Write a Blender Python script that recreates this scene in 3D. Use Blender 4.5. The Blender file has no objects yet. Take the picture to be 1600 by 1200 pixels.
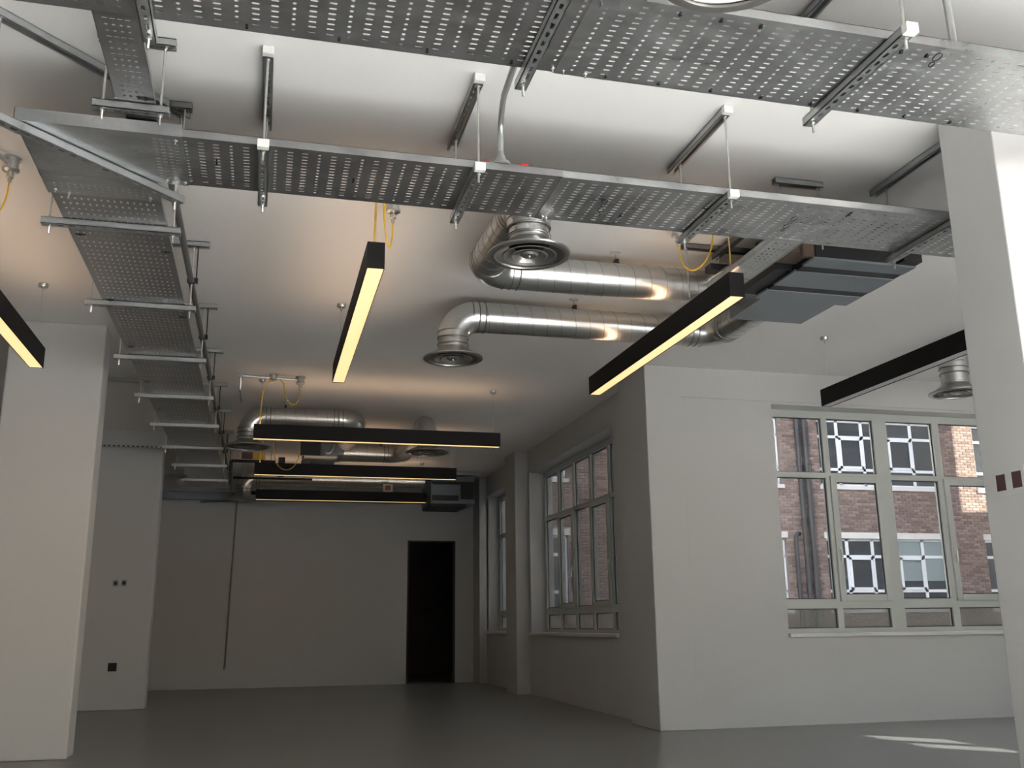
import bpy, math, random
from mathutils import Vector, Matrix
random.seed(7)
scene = bpy.context.scene
COL = scene.collection

# ------------------------------------------------------------------ camera, world, sun, exposure
FPX, PITCH, YAW, ROLL, CAMH = 1509.774, 0.243218, 0.251907, -0.0112501, 0.88
fw = Vector((math.sin(YAW)*math.cos(PITCH), math.cos(YAW)*math.cos(PITCH), math.sin(PITCH)))
r0 = Vector((math.cos(YAW), -math.sin(YAW), 0)); u0 = r0.cross(fw)
rr = r0*math.cos(ROLL) + u0*math.sin(ROLL); uu = -r0*math.sin(ROLL) + u0*math.cos(ROLL)
cam = bpy.data.cameras.new('camera'); cam.sensor_fit = 'HORIZONTAL'; cam.sensor_width = 36.0
cam.lens = 36.0*FPX/1600.0; cam.clip_start = 0.05; cam.clip_end = 300
camo = bpy.data.objects.new('camera', cam); COL.objects.link(camo)
m = Matrix((rr, uu, -fw)).transposed().to_4x4(); m.translation = Vector((0, 0, CAMH)); camo.matrix_world = m
scene.camera = camo

SUN_DIR = Vector((-0.60, 0.68, -0.42)).normalized()
w = bpy.data.worlds.new('world'); scene.world = w; w.use_nodes = True
nt = w.node_tree; bg = nt.nodes['Background']
sky = nt.nodes.new('ShaderNodeTexSky'); sky.sky_type = 'NISHITA'; sky.sun_disc = False
sky.sun_elevation = math.radians(25); sky.sun_rotation = math.atan2(-SUN_DIR.x, -SUN_DIR.y)
nt.links.new(sky.outputs[0], bg.inputs[0]); bg.inputs[1].default_value = 0.40; sky.dust_density = 1.3; sky.ozone_density = 1.0
sl = bpy.data.lights.new('sun', 'SUN'); sl.energy = 225.0; sl.angle = math.radians(0.6); sl.color = (1.0, 0.98, 0.95)
so = bpy.data.objects.new('sun', sl); COL.objects.link(so)
so.rotation_euler = SUN_DIR.to_track_quat('-Z', 'Y').to_euler(); so.location = (30, -20, 25)

def portal(loc, normal, sx, sy):
    l = bpy.data.lights.new('window_portal', 'AREA'); l.shape = 'RECTANGLE'; l.size = sx; l.size_y = sy
    l.cycles.is_portal = True
    o = bpy.data.objects.new('window_portal', l); COL.objects.link(o); o.location = loc
    o.rotation_euler = Vector(normal).to_track_quat('-Z', 'Z').to_euler()
portal((5.8, 8.30, 1.8), (0, -1, 0), 2.6, 2.1)
portal((3.78, 10.8, 1.8), (-1, 0, 0), 3.3, 2.1)
portal((3.78, 14.0, 1.8), (-1, 0, 0), 2.0, 2.1)
portal((3.9, -2.68, 1.8), (0, 1, 0), 2.4, 2.1)
portal((6.52, -2.68, 1.8), (0, 1, 0), 2.25, 2.1)

vs = scene.view_settings
vs.view_transform = 'Standard'; vs.look = 'None'; vs.exposure = 0.0; vs.gamma = 1.0; vs.use_curve_mapping = False
scene.cycles.use_denoising = True
scene.cycles.max_bounces = 10; scene.cycles.diffuse_bounces = 6; scene.cycles.glossy_bounces = 4
scene.cycles.transparent_max_bounces = 12; scene.cycles.sample_clamp_indirect = 60.0
scene.cycles.caustics_reflective = False; scene.cycles.caustics_refractive = False

# ------------------------------------------------------------------ materials
MATS = {}
def mat(name, col, rough=0.6, metal=0.0, noise=0.0, nscale=8.0, bump=0.0, bscale=60.0, spec=0.5, coat=0.0, rvar=0.0):
    m = bpy.data.materials.new(name); m.use_nodes = True; MATS[name] = m
    t = m.node_tree; b = t.nodes['Principled BSDF']
    b.inputs['Base Color'].default_value = (*col, 1); b.inputs['Roughness'].default_value = rough
    b.inputs['Metallic'].default_value = metal; b.inputs['Specular IOR Level'].default_value = spec
    b.inputs['Coat Weight'].default_value = coat
    if noise or bump or rvar:
        tc = t.nodes.new('ShaderNodeTexCoord')
        geo = t.nodes.new('ShaderNodeNewGeometry')
    if noise or rvar:
        n = t.nodes.new('ShaderNodeTexNoise'); n.inputs['Scale'].default_value = nscale; n.inputs['Detail'].default_value = 5
        t.links.new(geo.outputs['Position'], n.inputs['Vector'])
    if noise:
        mx = t.nodes.new('ShaderNodeMix'); mx.data_type = 'RGBA'
        mx.inputs[6].default_value = (*[c*(1-noise) for c in col], 1); mx.inputs[7].default_value = (*[min(1, c*(1+noise)) for c in col], 1)
        t.links.new(n.outputs['Fac'], mx.inputs[0]); t.links.new(mx.outputs[2], b.inputs['Base Color'])
    if rvar:
        mr = t.nodes.new('ShaderNodeMapRange'); mr.inputs[1].default_value = 0.3; mr.inputs[2].default_value = 0.7
        mr.inputs[3].default_value = rough-rvar; mr.inputs[4].default_value = rough+rvar
        t.links.new(n.outputs['Fac'], mr.inputs[0]); t.links.new(mr.outputs[0], b.inputs['Roughness'])
    if bump:
        n2 = t.nodes.new('ShaderNodeTexNoise'); n2.inputs['Scale'].default_value = bscale; n2.inputs['Detail'].default_value = 4
        t.links.new(geo.outputs['Position'], n2.inputs['Vector'])
        bp = t.nodes.new('ShaderNodeBump'); bp.inputs['Strength'].default_value = bump; bp.inputs['Distance'].default_value = 0.01
        t.links.new(n2.outputs['Fac'], bp.inputs['Height']); t.links.new(bp.outputs[0], b.inputs['Normal'])
    return m
mat('wall_paint', (0.57, 0.57, 0.57), 0.75, noise=0.02, nscale=1.5, bump=0.08, bscale=25)
mat('ceiling_paint', (0.90, 0.89, 0.885), 0.8, noise=0.015, nscale=1.2, bump=0.06, bscale=18)
mat('floor_paint', (0.235, 0.24, 0.235), 0.30, noise=0.04, nscale=1.3)
mat('frame_paint', (0.56, 0.59, 0.57), 0.45)
mat('sill_paint', (0.72, 0.72, 0.69), 0.4)
mat('dark_gasket', (0.012, 0.012, 0.013), 0.6)
mat('zinc', (0.52, 0.54, 0.545), 0.36, 0.9, noise=0.10, nscale=30, rvar=0.06)
mat('zinc_rod', (0.58, 0.585, 0.57), 0.38, 0.9)
mat('duct_steel', (0.58, 0.59, 0.585), 0.29, 0.95)
mat('diffuser_steel', (0.40, 0.39, 0.375), 0.32, 0.9)
mat('seam_steel', (0.22, 0.22, 0.215), 0.5, 0.7)
mat('black_coat', (0.007, 0.0062, 0.007), 0.6, spec=0.2)
mat('black_plastic', (0.012, 0.012, 0.013), 0.45)
mat('grey_plastic', (0.33, 0.34, 0.34), 0.5)
mat('white_plastic', (0.82, 0.82, 0.80), 0.4)
mat('red_plastic', (0.60, 0.03, 0.03), 0.45)
mat('yellow_cable', (0.80, 0.52, 0.03), 0.45)
mat('unit_panel', (0.22, 0.25, 0.275), 0.42, 0.5, noise=0.05, nscale=5)
mat('unit_dark', (0.012, 0.013, 0.016), 0.5)
mat('warm_reflection_steel', (0.16, 0.115, 0.095), 0.5, 0.4)  # brown tint paints a warm reflection into the steel colour
mat('lamp_off', (0.56, 0.54, 0.56), 0.4)
mat('brown_plastic', (0.085, 0.045, 0.045), 0.5)
mat('stone', (0.60, 0.60, 0.60), 0.8, noise=0.08, nscale=4)
mat('upvc_white', (0.72, 0.75, 0.82), 0.4)
mat('mortar', (0.20, 0.175, 0.165), 0.95, noise=0.1, nscale=6)
mat('iron_pipe', (0.030, 0.030, 0.038), 0.55)
mat('blind_fabric', (0.23, 0.28, 0.31), 0.7)
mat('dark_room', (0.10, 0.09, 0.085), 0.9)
mat('render_grey', (0.55, 0.53, 0.50), 0.9, noise=0.08, nscale=1.0)
mat('asphalt', (0.32, 0.31, 0.30), 0.9, noise=0.15, nscale=3)
mat('warning_yellow', (0.62, 0.42, 0.08), 0.6)

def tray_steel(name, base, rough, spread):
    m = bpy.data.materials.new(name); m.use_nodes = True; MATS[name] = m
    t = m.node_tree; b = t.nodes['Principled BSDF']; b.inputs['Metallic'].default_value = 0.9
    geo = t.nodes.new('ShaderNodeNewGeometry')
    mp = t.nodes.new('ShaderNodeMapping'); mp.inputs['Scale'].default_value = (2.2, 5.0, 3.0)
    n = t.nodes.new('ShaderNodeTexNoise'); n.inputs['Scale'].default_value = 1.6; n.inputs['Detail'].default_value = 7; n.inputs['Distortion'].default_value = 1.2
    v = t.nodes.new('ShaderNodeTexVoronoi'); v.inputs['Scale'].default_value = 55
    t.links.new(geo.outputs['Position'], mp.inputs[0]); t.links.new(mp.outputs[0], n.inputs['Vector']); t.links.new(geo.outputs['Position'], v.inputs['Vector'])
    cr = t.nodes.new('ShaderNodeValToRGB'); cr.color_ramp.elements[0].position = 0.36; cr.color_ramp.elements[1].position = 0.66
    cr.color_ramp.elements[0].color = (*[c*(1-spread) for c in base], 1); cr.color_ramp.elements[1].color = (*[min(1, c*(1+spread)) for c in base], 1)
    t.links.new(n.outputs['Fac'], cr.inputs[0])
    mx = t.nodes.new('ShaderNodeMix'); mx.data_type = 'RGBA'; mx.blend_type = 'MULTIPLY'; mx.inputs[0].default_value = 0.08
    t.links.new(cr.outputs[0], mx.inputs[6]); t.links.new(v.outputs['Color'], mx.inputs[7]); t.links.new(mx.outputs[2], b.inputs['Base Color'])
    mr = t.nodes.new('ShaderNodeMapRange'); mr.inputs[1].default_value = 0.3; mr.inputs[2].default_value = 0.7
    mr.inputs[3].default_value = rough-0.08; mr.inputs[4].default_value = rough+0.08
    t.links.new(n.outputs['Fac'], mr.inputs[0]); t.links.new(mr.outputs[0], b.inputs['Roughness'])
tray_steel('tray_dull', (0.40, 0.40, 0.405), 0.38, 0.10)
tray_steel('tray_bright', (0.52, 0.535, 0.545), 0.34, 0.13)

def emit(name, col, strength):
    m = bpy.data.materials.new(name); m.use_nodes = True; MATS[name] = m
    t = m.node_tree; b = t.nodes['Principled BSDF']
    b.inputs['Base Color'].default_value = (0.6, 0.55, 0.5, 1); b.inputs['Roughness'].default_value = 0.5
    b.inputs['Emission Color'].default_value = (*col, 1); b.inputs['Emission Strength'].default_value = strength
emit('lamp_warm', (1.0, 0.69, 0.30), 1.15)
emit('lamp_up', (1.0, 0.66, 0.41), 5.3)

def glass(name, tint, gloss=0.10, film=0.0):
    m = bpy.data.materials.new(name); m.use_nodes = True; MATS[name] = m
    t = m.node_tree; t.nodes.clear(); out = t.nodes.new('ShaderNodeOutputMaterial')
    tr = t.nodes.new('ShaderNodeBsdfTransparent'); tr.inputs[0].default_value = (*tint, 1)
    gl = t.nodes.new('ShaderNodeBsdfGlossy'); gl.inputs['Roughness'].default_value = 0.02
    fr = t.nodes.new('ShaderNodeFresnel'); gg = t.nodes.new('ShaderNodeNewGeometry'); mr = t.nodes.new('ShaderNodeMapRange')
    mr.inputs[3].default_value = 1.45; mr.inputs[4].default_value = 1/1.45; t.links.new(gg.outputs['Backfacing'], mr.inputs[0]); t.links.new(mr.outputs[0], fr.inputs[0])
    mx = t.nodes.new('ShaderNodeMixShader'); t.links.new(fr.outputs[0], mx.inputs[0]); t.links.new(tr.outputs[0], mx.inputs[1]); t.links.new(gl.outputs[0], mx.inputs[2])
    last = mx
    if film:
        d = t.nodes.new('ShaderNodeBsdfDiffuse'); d.inputs[0].default_value = (0.50, 0.50, 0.49, 1)
        m2 = t.nodes.new('ShaderNodeMixShader'); m2.inputs[0].default_value = film
        t.links.new(mx.outputs[0], m2.inputs[1]); t.links.new(d.outputs[0], m2.inputs[2]); last = m2
    t.links.new(last.outputs[0], out.inputs[0])
glass('window_glass', (0.95, 0.96, 0.955))
glass('dusty_glass', (0.64, 0.65, 0.65))
glass('tinted_glass', (0.26, 0.26, 0.25))
glass('filter_glass', (0.31, 0.30, 0.275))  # for the added pane that dims the sun patch on the bricks
glass('film_glass', (0.70, 0.70, 0.69), film=0.30)
m_ = mat('far_glass', (0.035, 0.042, 0.052), 0.06, spec=0.8)

def brick_mat(name, island):
    m = bpy.data.materials.new(name); m.use_nodes = True; MATS[name] = m
    t = m.node_tree; b = t.nodes['Principled BSDF']; b.inputs['Roughness'].default_value = 0.9
    if island:
        g = t.nodes.new('ShaderNodeNewGeometry'); src = g.outputs['Random Per Island']
    else:
        g = t.nodes.new('ShaderNodeObjectInfo'); src = g.outputs['Random']
    cr = t.nodes.new('ShaderNodeValToRGB'); e = cr.color_ramp.elements
    e[0].color = (0.135, 0.095, 0.088, 1); e[1].color = (0.29, 0.215, 0.20, 1)
    x = e.new(0.5); x.color = (0.205, 0.15, 0.138, 1)
    t.links.new(src, cr.inputs[0]); t.links.new(cr.outputs[0], b.inputs['Base Color'])
brick_mat('brick_single', False); brick_mat('brick_many', True)

# ------------------------------------------------------------------ mesh helpers
class MB:
    def __init__(s): s.v = []; s.f = []
    def add(s, vs, fs):
        n = len(s.v); s.v += [Vector(p) for p in vs]; s.f += [tuple(i+n for i in f) for f in fs]; return s
    def box(s, a, b):
        x0, y0, z0 = [min(a[i], b[i]) for i in range(3)]; x1, y1, z1 = [max(a[i], b[i]) for i in range(3)]
        return s.add([(x0,y0,z0),(x1,y0,z0),(x1,y1,z0),(x0,y1,z0),(x0,y0,z1),(x1,y0,z1),(x1,y1,z1),(x0,y1,z1)],
                     [(0,3,2,1),(4,5,6,7),(0,1,5,4),(1,2,6,5),(2,3,7,6),(3,0,4,7)])
    def fbox(s, O, U, V, N, u, v, n):      # box in a frame: ranges u, v, n
        P = lambda a, b, c: O + U*a + V*b + N*c
        vs = [P(u[0],v[0],n[0]),P(u[1],v[0],n[0]),P(u[1],v[1],n[0]),P(u[0],v[1],n[0]),P(u[0],v[0],n[1]),P(u[1],v[0],n[1]),P(u[1],v[1],n[1]),P(u[0],v[1],n[1])]
        fs = [(0,3,2,1),(4,5,6,7),(0,1,5,4),(1,2,6,5),(2,3,7,6),(3,0,4,7)]
        if U.cross(V).dot(N) < 0: fs = [f[::-1] for f in fs]
        return s.add(vs, fs)
    def tube(s, path, r, seg=12, caps=True):
        path = [Vector(p) for p in path]; n = len(path); rings = []
        t = (path[1]-path[0]).normalized(); a = t.orthogonal().normalized()
        vs = []
        for i in range(n):
            t2 = (path[min(i+1, n-1)] - path[max(i-1, 0)]).normalized()
            a = (a - t2*a.dot(t2)).normalized(); b = t2.cross(a)
            rad = r[i] if isinstance(r, (list, tuple)) else r
            vs += [path[i] + (a*math.cos(2*math.pi*k/seg) + b*math.sin(2*math.pi*k/seg))*rad for k in range(seg)]
        fs = [(i*seg+k, i*seg+(k+1) % seg, (i+1)*seg+(k+1) % seg, (i+1)*seg+k) for i in range(n-1) for k in range(seg)]
        if caps: fs += [tuple(range(seg))[::-1], tuple((n-1)*seg+k for k in range(seg))]
        return s.add(vs, fs)
    def lathe(s, prof, c, seg=40, closed=False):   # prof: (radius, z) round vertical axis through c
        c = Vector(c); vs = []; n = len(prof)
        for rad, z in prof:
            vs += [c + Vector((rad*math.cos(2*math.pi*k/seg), rad*math.sin(2*math.pi*k/seg), z)) for k in range(seg)]
        rng = range(n if closed else n-1)
        fs = [(i*seg+k, i*seg+(k+1) % seg, ((i+1) % n)*seg+(k+1) % seg, ((i+1) % n)*seg+k) for i in rng for k in range(seg)]
        return s.add(vs, fs)
    def perf(s, O, U, V, N, L, W, t, pu, pv, kinds, mu=0.01, mv=0.01):
        # plate with real holes: u 0..L, v 0..W, thickness t along N
        nu = int((L-2*mu)//pu); nv = int((W-2*mv)//pv); su = (L-nu*pu)/2; sv = (W-nv*pv)/2
        s.fbox(O,U,V,N,(0,su),(0,W),(0,t)); s.fbox(O,U,V,N,(L-su,L),(0,W),(0,t))
        s.fbox(O,U,V,N,(su,L-su),(0,sv),(0,t)); s.fbox(O,U,V,N,(su,L-su),(W-sv,W),(0,t))
        a, b = pu/2, pv/2; flip = U.cross(V).dot(N) < 0
        for i in range(nu):
            k = kinds[i % len(kinds)]; cu = su+(i+.5)*pu
            for j in range(nv):
                cv = sv+(j+.5)*pv; hu, hv = k
                q = min(hu, hv)*0.6
                hole = [(hu,-hv+q),(hu,hv-q),(hu-q,hv),(-hu+q,hv),(-hu,hv-q),(-hu,-hv+q),(-hu+q,-hv),(hu-q,-hv)]
                outer = [(a,-b),(a,b),(-a,b),(-a,-b)]
                vs = []
                for z in (0, t):
                    vs += [O+U*(cu+x)+V*(cv+y)+N*z for x, y in outer+hole]
                f = []
                for base in (0, 12):
                    h = base+4
                    g = [(base,base+1,h+1,h),(base+1,h+2,h+1),(base+1,base+2,h+3,h+2),(base+2,h+4,h+3),(base+2,base+3,h+5,h+4),(base+3,h+6,h+5),(base+3,base,h+7,h+6),(base,h,h+7)]
                    if base == 0: g = [x[::-1] for x in g]
                    f += g
                for q2 in range(8):
                    n2 = (q2+1) % 8; f.append((4+q2, 4+n2, 16+n2, 16+q2))
                if flip: f = [x[::-1] for x in f]
                s.add(vs, f)
        return s
    def build(s, name, material, parent=None, smooth=False, bevel=0.0):
        off = parent_world(parent)
        me = bpy.data.meshes.new(name); me.from_pydata([tuple(p-off) for p in s.v], [], s.f)
        me.materials.append(MATS[material]); me.update()
        if smooth:
            me.polygons.foreach_set('use_smooth', [True]*len(me.polygons))
            try: me.set_sharp_from_angle(angle=math.radians(40))
            except Exception: pass
        o = bpy.data.objects.new(name, me); COL.objects.link(o); o.parent = parent
        if bevel:
            md = o.modifiers.new('bevel', 'BEVEL'); md.width = bevel; md.segments = 2; md.limit_method = 'ANGLE'
        return o
def parent_world(p):
    off = Vector((0, 0, 0))
    while p: off += p.location; p = p.parent
    return off
def thing(name, label, cat, loc, group=None):
    o = bpy.data.objects.new(name, None); COL.objects.link(o); o.location = loc; o.empty_display_size = 0.05
    o['label'] = label; o['category'] = cat
    if group: o['group'] = group
    return o
def structure(o, label):
    o['kind'] = 'structure'; o['label'] = label; return o
X, Y, Z = Vector((1,0,0)), Vector((0,1,0)), Vector((0,0,1))
def bez(p0, p1, p2, p3, n=16):
    p0, p1, p2, p3 = map(Vector, (p0, p1, p2, p3))
    return [p0*(1-t)**3 + p1*3*t*(1-t)**2 + p2*3*t*t*(1-t) + p3*t**3 for t in [i/n for i in range(n+1)]]
def arc(p, d0, d1, R, n=10):
    # path of a 90 degree bend starting at p heading d0 and ending heading d1
    p = Vector(p); c = p + d1*R
    return [c - d1*R*math.cos(a) + d0*R*math.sin(a) for a in [math.pi/2*i/n for i in range(n+1)]]
CZ = 3.15

# ------------------------------------------------------------------ the room
structure(MB().box((-5.3,-2.65,-0.2),(8.1,8.25,0)).box((-5.3,8.25,-0.2),(3.75,18.6,0)).build('floor','floor_paint'), 'grey painted floor with a soft sheen')
structure(MB().box((-5.3,-2.65,CZ),(8.1,8.25,3.4)).box((-5.3,8.25,CZ),(3.75,15.5,3.4)).build('ceiling','ceiling_paint'), 'flat white painted ceiling carrying trays and ducts')
DX0, DX1, DZ, FY = 2.235, 3.005, 2.185, 15.45
structure(MB().box((-5.3,FY,0),(DX0,FY+.12,CZ)).box((DX1,FY,0),(3.75,FY+.12,CZ)).box((DX0,FY,DZ),(DX1,FY+.12,CZ)).build('wall_far','wall_paint'), 'far white wall with a dark doorway')
# room beyond the doorway
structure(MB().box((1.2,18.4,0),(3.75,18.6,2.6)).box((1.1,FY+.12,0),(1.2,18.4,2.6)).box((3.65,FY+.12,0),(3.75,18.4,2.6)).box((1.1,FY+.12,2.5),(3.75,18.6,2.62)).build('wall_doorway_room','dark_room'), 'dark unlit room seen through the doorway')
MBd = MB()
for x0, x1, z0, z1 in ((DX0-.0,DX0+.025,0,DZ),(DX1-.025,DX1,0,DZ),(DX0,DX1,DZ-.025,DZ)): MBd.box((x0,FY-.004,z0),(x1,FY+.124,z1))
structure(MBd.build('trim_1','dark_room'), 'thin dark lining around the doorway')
structure(MB().box((-5.3,11.95,0),(-1.19,12.2,CZ)).build('wall_nib','wall_paint',bevel=.012), 'white wall stub behind the left column with socket and switches')
structure(MB().box((-5.3,-2.65,0),(-5.1,15.57,CZ)).build('wall_left','wall_paint'), 'white wall along the left side')
structure(MB().box((-1.92,7.67,0),(-1.245,7.93,CZ)).build('wall_column_left','wall_paint',bevel=.012), 'white square column at the left edge of the picture')
structure(MB().box((2.985,3.18,0),(3.55,3.5,CZ)).build('wall_column_right','wall_paint',bevel=.006), 'white column in the right foreground with two open boxes')

def wall_open(name, label, axis, c0, c1, a0, a1, opens, z1=CZ):
    mb = MB()
    def bx(p0, p1, z0_, z1_):
        if p1 <= p0: return
        if axis == 'x': mb.box((c0,p0,z0_),(c1,p1,z1_))
        else: mb.box((p0,c0,z0_),(p1,c1,z1_))
    cur = a0
    for o0, o1, oz0, oz1 in sorted(opens):
        bx(cur, o0, 0, z1); bx(o0, o1, 0, oz0); bx(o0, o1, oz1, z1); cur = o1
    bx(cur, a1, 0, z1)
    return structure(mb.build(name, 'wall_paint'), label)
WZ0, WZ1 = 0.765, 2.845
wall_open('wall_right_window', 'white wall facing the room with a wide window', 'y', 7.93, 8.25, 3.6, 8.1, [(4.535, 7.10, WZ0, WZ1)])
wall_open('wall_right_side', 'white side wall receding to the doorway with two windows', 'x', 3.42, 3.74, 8.25, 15.57, [(9.19, 12.42, WZ0, WZ1), (13.06, 15.0, WZ0, WZ1)])
wall_open('wall_right_outer', 'outer right wall with an added opening for sun streaks on the floor', 'x', 7.8, 8.1, -2.65, 7.93, [(2.35, 3.55, 1.93, 2.42)])
wall_open('wall_back', 'white wall with sunny windows behind the viewer', 'y', -2.65, -2.4, -5.3, 8.1, [(2.7, 5.1, WZ0, WZ1), (5.4, 7.65, WZ0, WZ1)])
structure(MB().box((3.27,7.90,0),(3.62,8.58,CZ)).build('trim_2','wall_paint',bevel=.008), 'white corner pier between the two window walls')
structure(MB().box((3.24,12.5,0),(3.45,13.05,CZ)).build('trim_3','wall_paint',bevel=.008), 'white pilaster between the side windows')
structure(MB().box((3.30,15.0,0),(3.45,15.47,CZ)).build('trim_4','wall_paint',bevel=.008), 'white pilaster beside the far doorway')
structure(MB().box((3.6,7.918,2.87),(7.8,7.95,CZ)).build('trim_5','wall_paint'), 'shallow white bulkhead above the wide window')

def window(name, label, O, U, N, units, casements, length, sill_out=0.035, clear='window_glass'):
    # O: bottom corner on the wall face line, U along the wall, N towards the room; frame sits 0.2 behind the face
    root = bpy.data.objects.new(name, None); COL.objects.link(root); root.location = O; structure(root, label)
    F = Vector(O) - N*0.26; Zv = Z; D = (0, 0.06)
    rows = [(0.81, 0.985), (1.07, 2.195), (2.245, 2.775)]
    fr = MB(); E = 0.0
    edges = [E] + [v for u in units for v in u] + [length]
    z0 = -float(O[2])
    for i in range(0, len(edges), 2):
        fr.fbox(F,U,Zv,N,(edges[i],edges[i+1]),(WZ0+z0,WZ1+z0),D)
    for i, (a, b) in enumerate(units):
        bands = [(WZ0, rows[0][0]), (rows[0][1], rows[1][0]), (rows[1][1], rows[2][0]), (rows[2][1], WZ1)]
        for p, q in bands: fr.fbox(F,U,Zv,N,(a-.001,b+.001),(p+z0,q+z0),D)
    fr.build('frame', 'frame_paint', root)
    gk = MB()
    for i, (a, b) in enumerate(units):
        for j, (p, q) in enumerate(rows):
            if j == 1 and i in casements:
                sa, sb, sp, sq = a-.022, b+.022, p-.022, q+.022
                sash = MB(); t = 0.062; n = (0.046, 0.082)
                sash.fbox(F,U,Zv,N,(sa,sa+t),(sp+z0,sq+z0),n).fbox(F,U,Zv,N,(sb-t,sb),(sp+z0,sq+z0),n)
                sash.fbox(F,U,Zv,N,(sa+t,sb-t),(sp+z0,sp+t+z0),n).fbox(F,U,Zv,N,(sa+t,sb-t),(sq-t+z0,sq+z0),n)
                s = sash.build('casement', 'frame_paint', root, bevel=.004)
                h = MB(); hm = (sp+sq)/2+z0-.12
                h.fbox(F,U,Zv,N,(sa+.018,sa+.043),(hm-.03,hm+.03),(.082,.094)).fbox(F,U,Zv,N,(sa+.022,sa+.039),(hm-.10,hm+.015),(.094,.112))
                h.build('handle', 'white_plastic', s)
                pa, pb, pp, pq = sa+t, sb-t, sp+t, sq-t; nn = .058
            else: pa, pb, pp, pq = a, b, p, q; nn = .028
            g = MB().fbox(F,U,Zv,N,(pa-.004,pb+.004),(pp-.004+z0,pq+.004+z0),(nn,nn+.004))
            g.build('pane', 'film_glass' if j == 0 else clear, root)
            e = .008
            for (u_, v_) in (((pa,pa+e),(pp,pq)),((pb-e,pb),(pp,pq)),((pa,pb),(pp,pp+e)),((pa,pb),(pq-e,pq))):
                gk.fbox(F,U,Zv,N,u_,(v_[0]+z0,v_[1]+z0),(nn+.004,nn+.010))
    gk.build('gasket', 'dark_gasket', root)
    MB().fbox(F,U,Zv,N,(0,length),(WZ0-.028+z0,WZ0+.004+z0),(.06,.26+sill_out)).build('window_sill', 'sill_paint', root, bevel=.006)
    return root
window('window_1', 'wide pale green framed window looking onto the brick building', (4.535,7.93,0), X, -Y,
       [(4.655-4.535,5.17-4.535),(5.23-4.535,5.735-4.535),(5.885-4.535,6.41-4.535),(6.485-4.535,7.0-4.535)], (1,3), 2.565)
wu = [(12.36-.57-.625*k-9.19, 12.36-.625*k-9.19) for k in range(4,-1,-1)]
w4 = bpy.data.objects.new('streak_window', None); COL.objects.link(w4); w4.location = (7.95,2.95,1.93); structure(w4, 'added tinted opening casting sun streaks on the floor')  # added out of view to throw sun streaks on the floor
MB().box((7.94,2.35,1.93),(7.945,3.55,2.42)).build('pane', 'tinted_glass', w4)
MB().box((7.92,2.86,1.93),(7.98,3.0,2.42)).box((7.92,2.35,1.93),(7.98,3.55,1.96)).box((7.92,2.35,2.39),(7.98,3.55,2.42)).build('frame', 'frame_paint', w4)
window('window_2', 'side window with five lights nearest the corner pier', (3.42,9.19,0), Y, -X, wu, (1,3), 3.23, clear='dusty_glass')
wu3 = [(14.92-.57-.625*k-13.06, 14.92-.625*k-13.06) for k in range(2,-1,-1)]
window('window_3', 'side window with three lights nearest the doorway', (3.42,13.06,0), Y, -X, wu3, (1,), 1.94, clear='dusty_glass')

# ------------------------------------------------------------------ outside: added sun blockers, courtyard and brick building
structure(MB().box((-5.5,-2.66,3.42),(8.3,8.3,8)).box((-5.5,8.3,3.42),(3.8,15.7,15)).box((8.3,3.6,-.3),(24,8.3,8.5)).build('wall_light_block','render_grey'), 'added unseen masses blocking sun and sky from the courtyard')  # masses added out of view to hold back sun and sky
structure(MB().box((-60,-60,-.6),(90,90,-.25)).build('floor_courtyard','asphalt'), 'pale paved ground outside')
blocker = MB().box((24,-1,-.3),(29,13.5,24)).build('sun_blocker','render_grey')  # added out of view, shades the left part of the brick front
blocker['label'] = 'added unseen mass keeping the sun off the brick front'; blocker['category'] = 'building'
sunscreen = thing('sun_screen', 'added unseen walls and filter pane shaping the sun patch on the bricks', 'building', (24,20,-.3))  # added out of view, cuts the edges of the sunlit brick patch
MB().box((18.4,19.3,-.3),(24.0,19.97,16)).build('screen_wall', 'render_grey', sunscreen)
MB().box((24.0,19.3,-.3),(31,19.97,6.75)).build('screen_base', 'render_grey', sunscreen)
MB().box((24.0,19.9,6.75),(31,19.91,16)).build('sun_filter', 'filter_glass', sunscreen)  # added pane, filters the sun reaching the bricks
FYB = 24.5
bld = thing('brick_building', 'red brick building with white windows across the courtyard', 'building', (15,FYB,-.25))
bw = MB(); BX0, BX1, BZ0, BZ1 = 3.0, 24.0, -0.25, 10.5
wins = []
for fl in (0, 1):
    zo = 3.45*fl
    for x0 in (15.33-5.3-1.0, 15.33-5.35+5.35, 20.70): wins.append((x0, x0+4.17, zo+1.17, zo+3.14))
wins = [(9.98,14.15,a,b) if abs(x0-9.03) < .2 else ((15.42,19.45,a,b) if abs(x0-15.33) < .1 else (x0,min(x1,23.9),a,b)) for x0,x1,a,b in wins]
wins += [(3.6,7.77,1.17,3.14),(3.6,7.77,4.62,6.59)]
# backing wall with openings (column strips)
xs = sorted({BX0,BX1,*[w_[0] for w_ in wins],*[w_[1] for w_ in wins]}); zs = sorted({BZ0,BZ1,*[w_[2] for w_ in wins],*[w_[3] for w_ in wins]})
for i in range(len(xs)-1):
    for j in range(len(zs)-1):
        cx, cz = (xs[i]+xs[i+1])/2, (zs[j]+zs[j+1])/2
        if not any(a<cx<b and c<cz<d for a,b,c,d in wins): bw.box((xs[i],FYB,zs[j]),(xs[i+1],FYB+.4,zs[j+1]))
bw.build('mortar_wall', 'mortar', bld)
MB().box((BX0,FYB+1.5,BZ0),(BX1,FYB+1.7,BZ1)).build('interior_wall', 'dark_room', bld)
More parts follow.
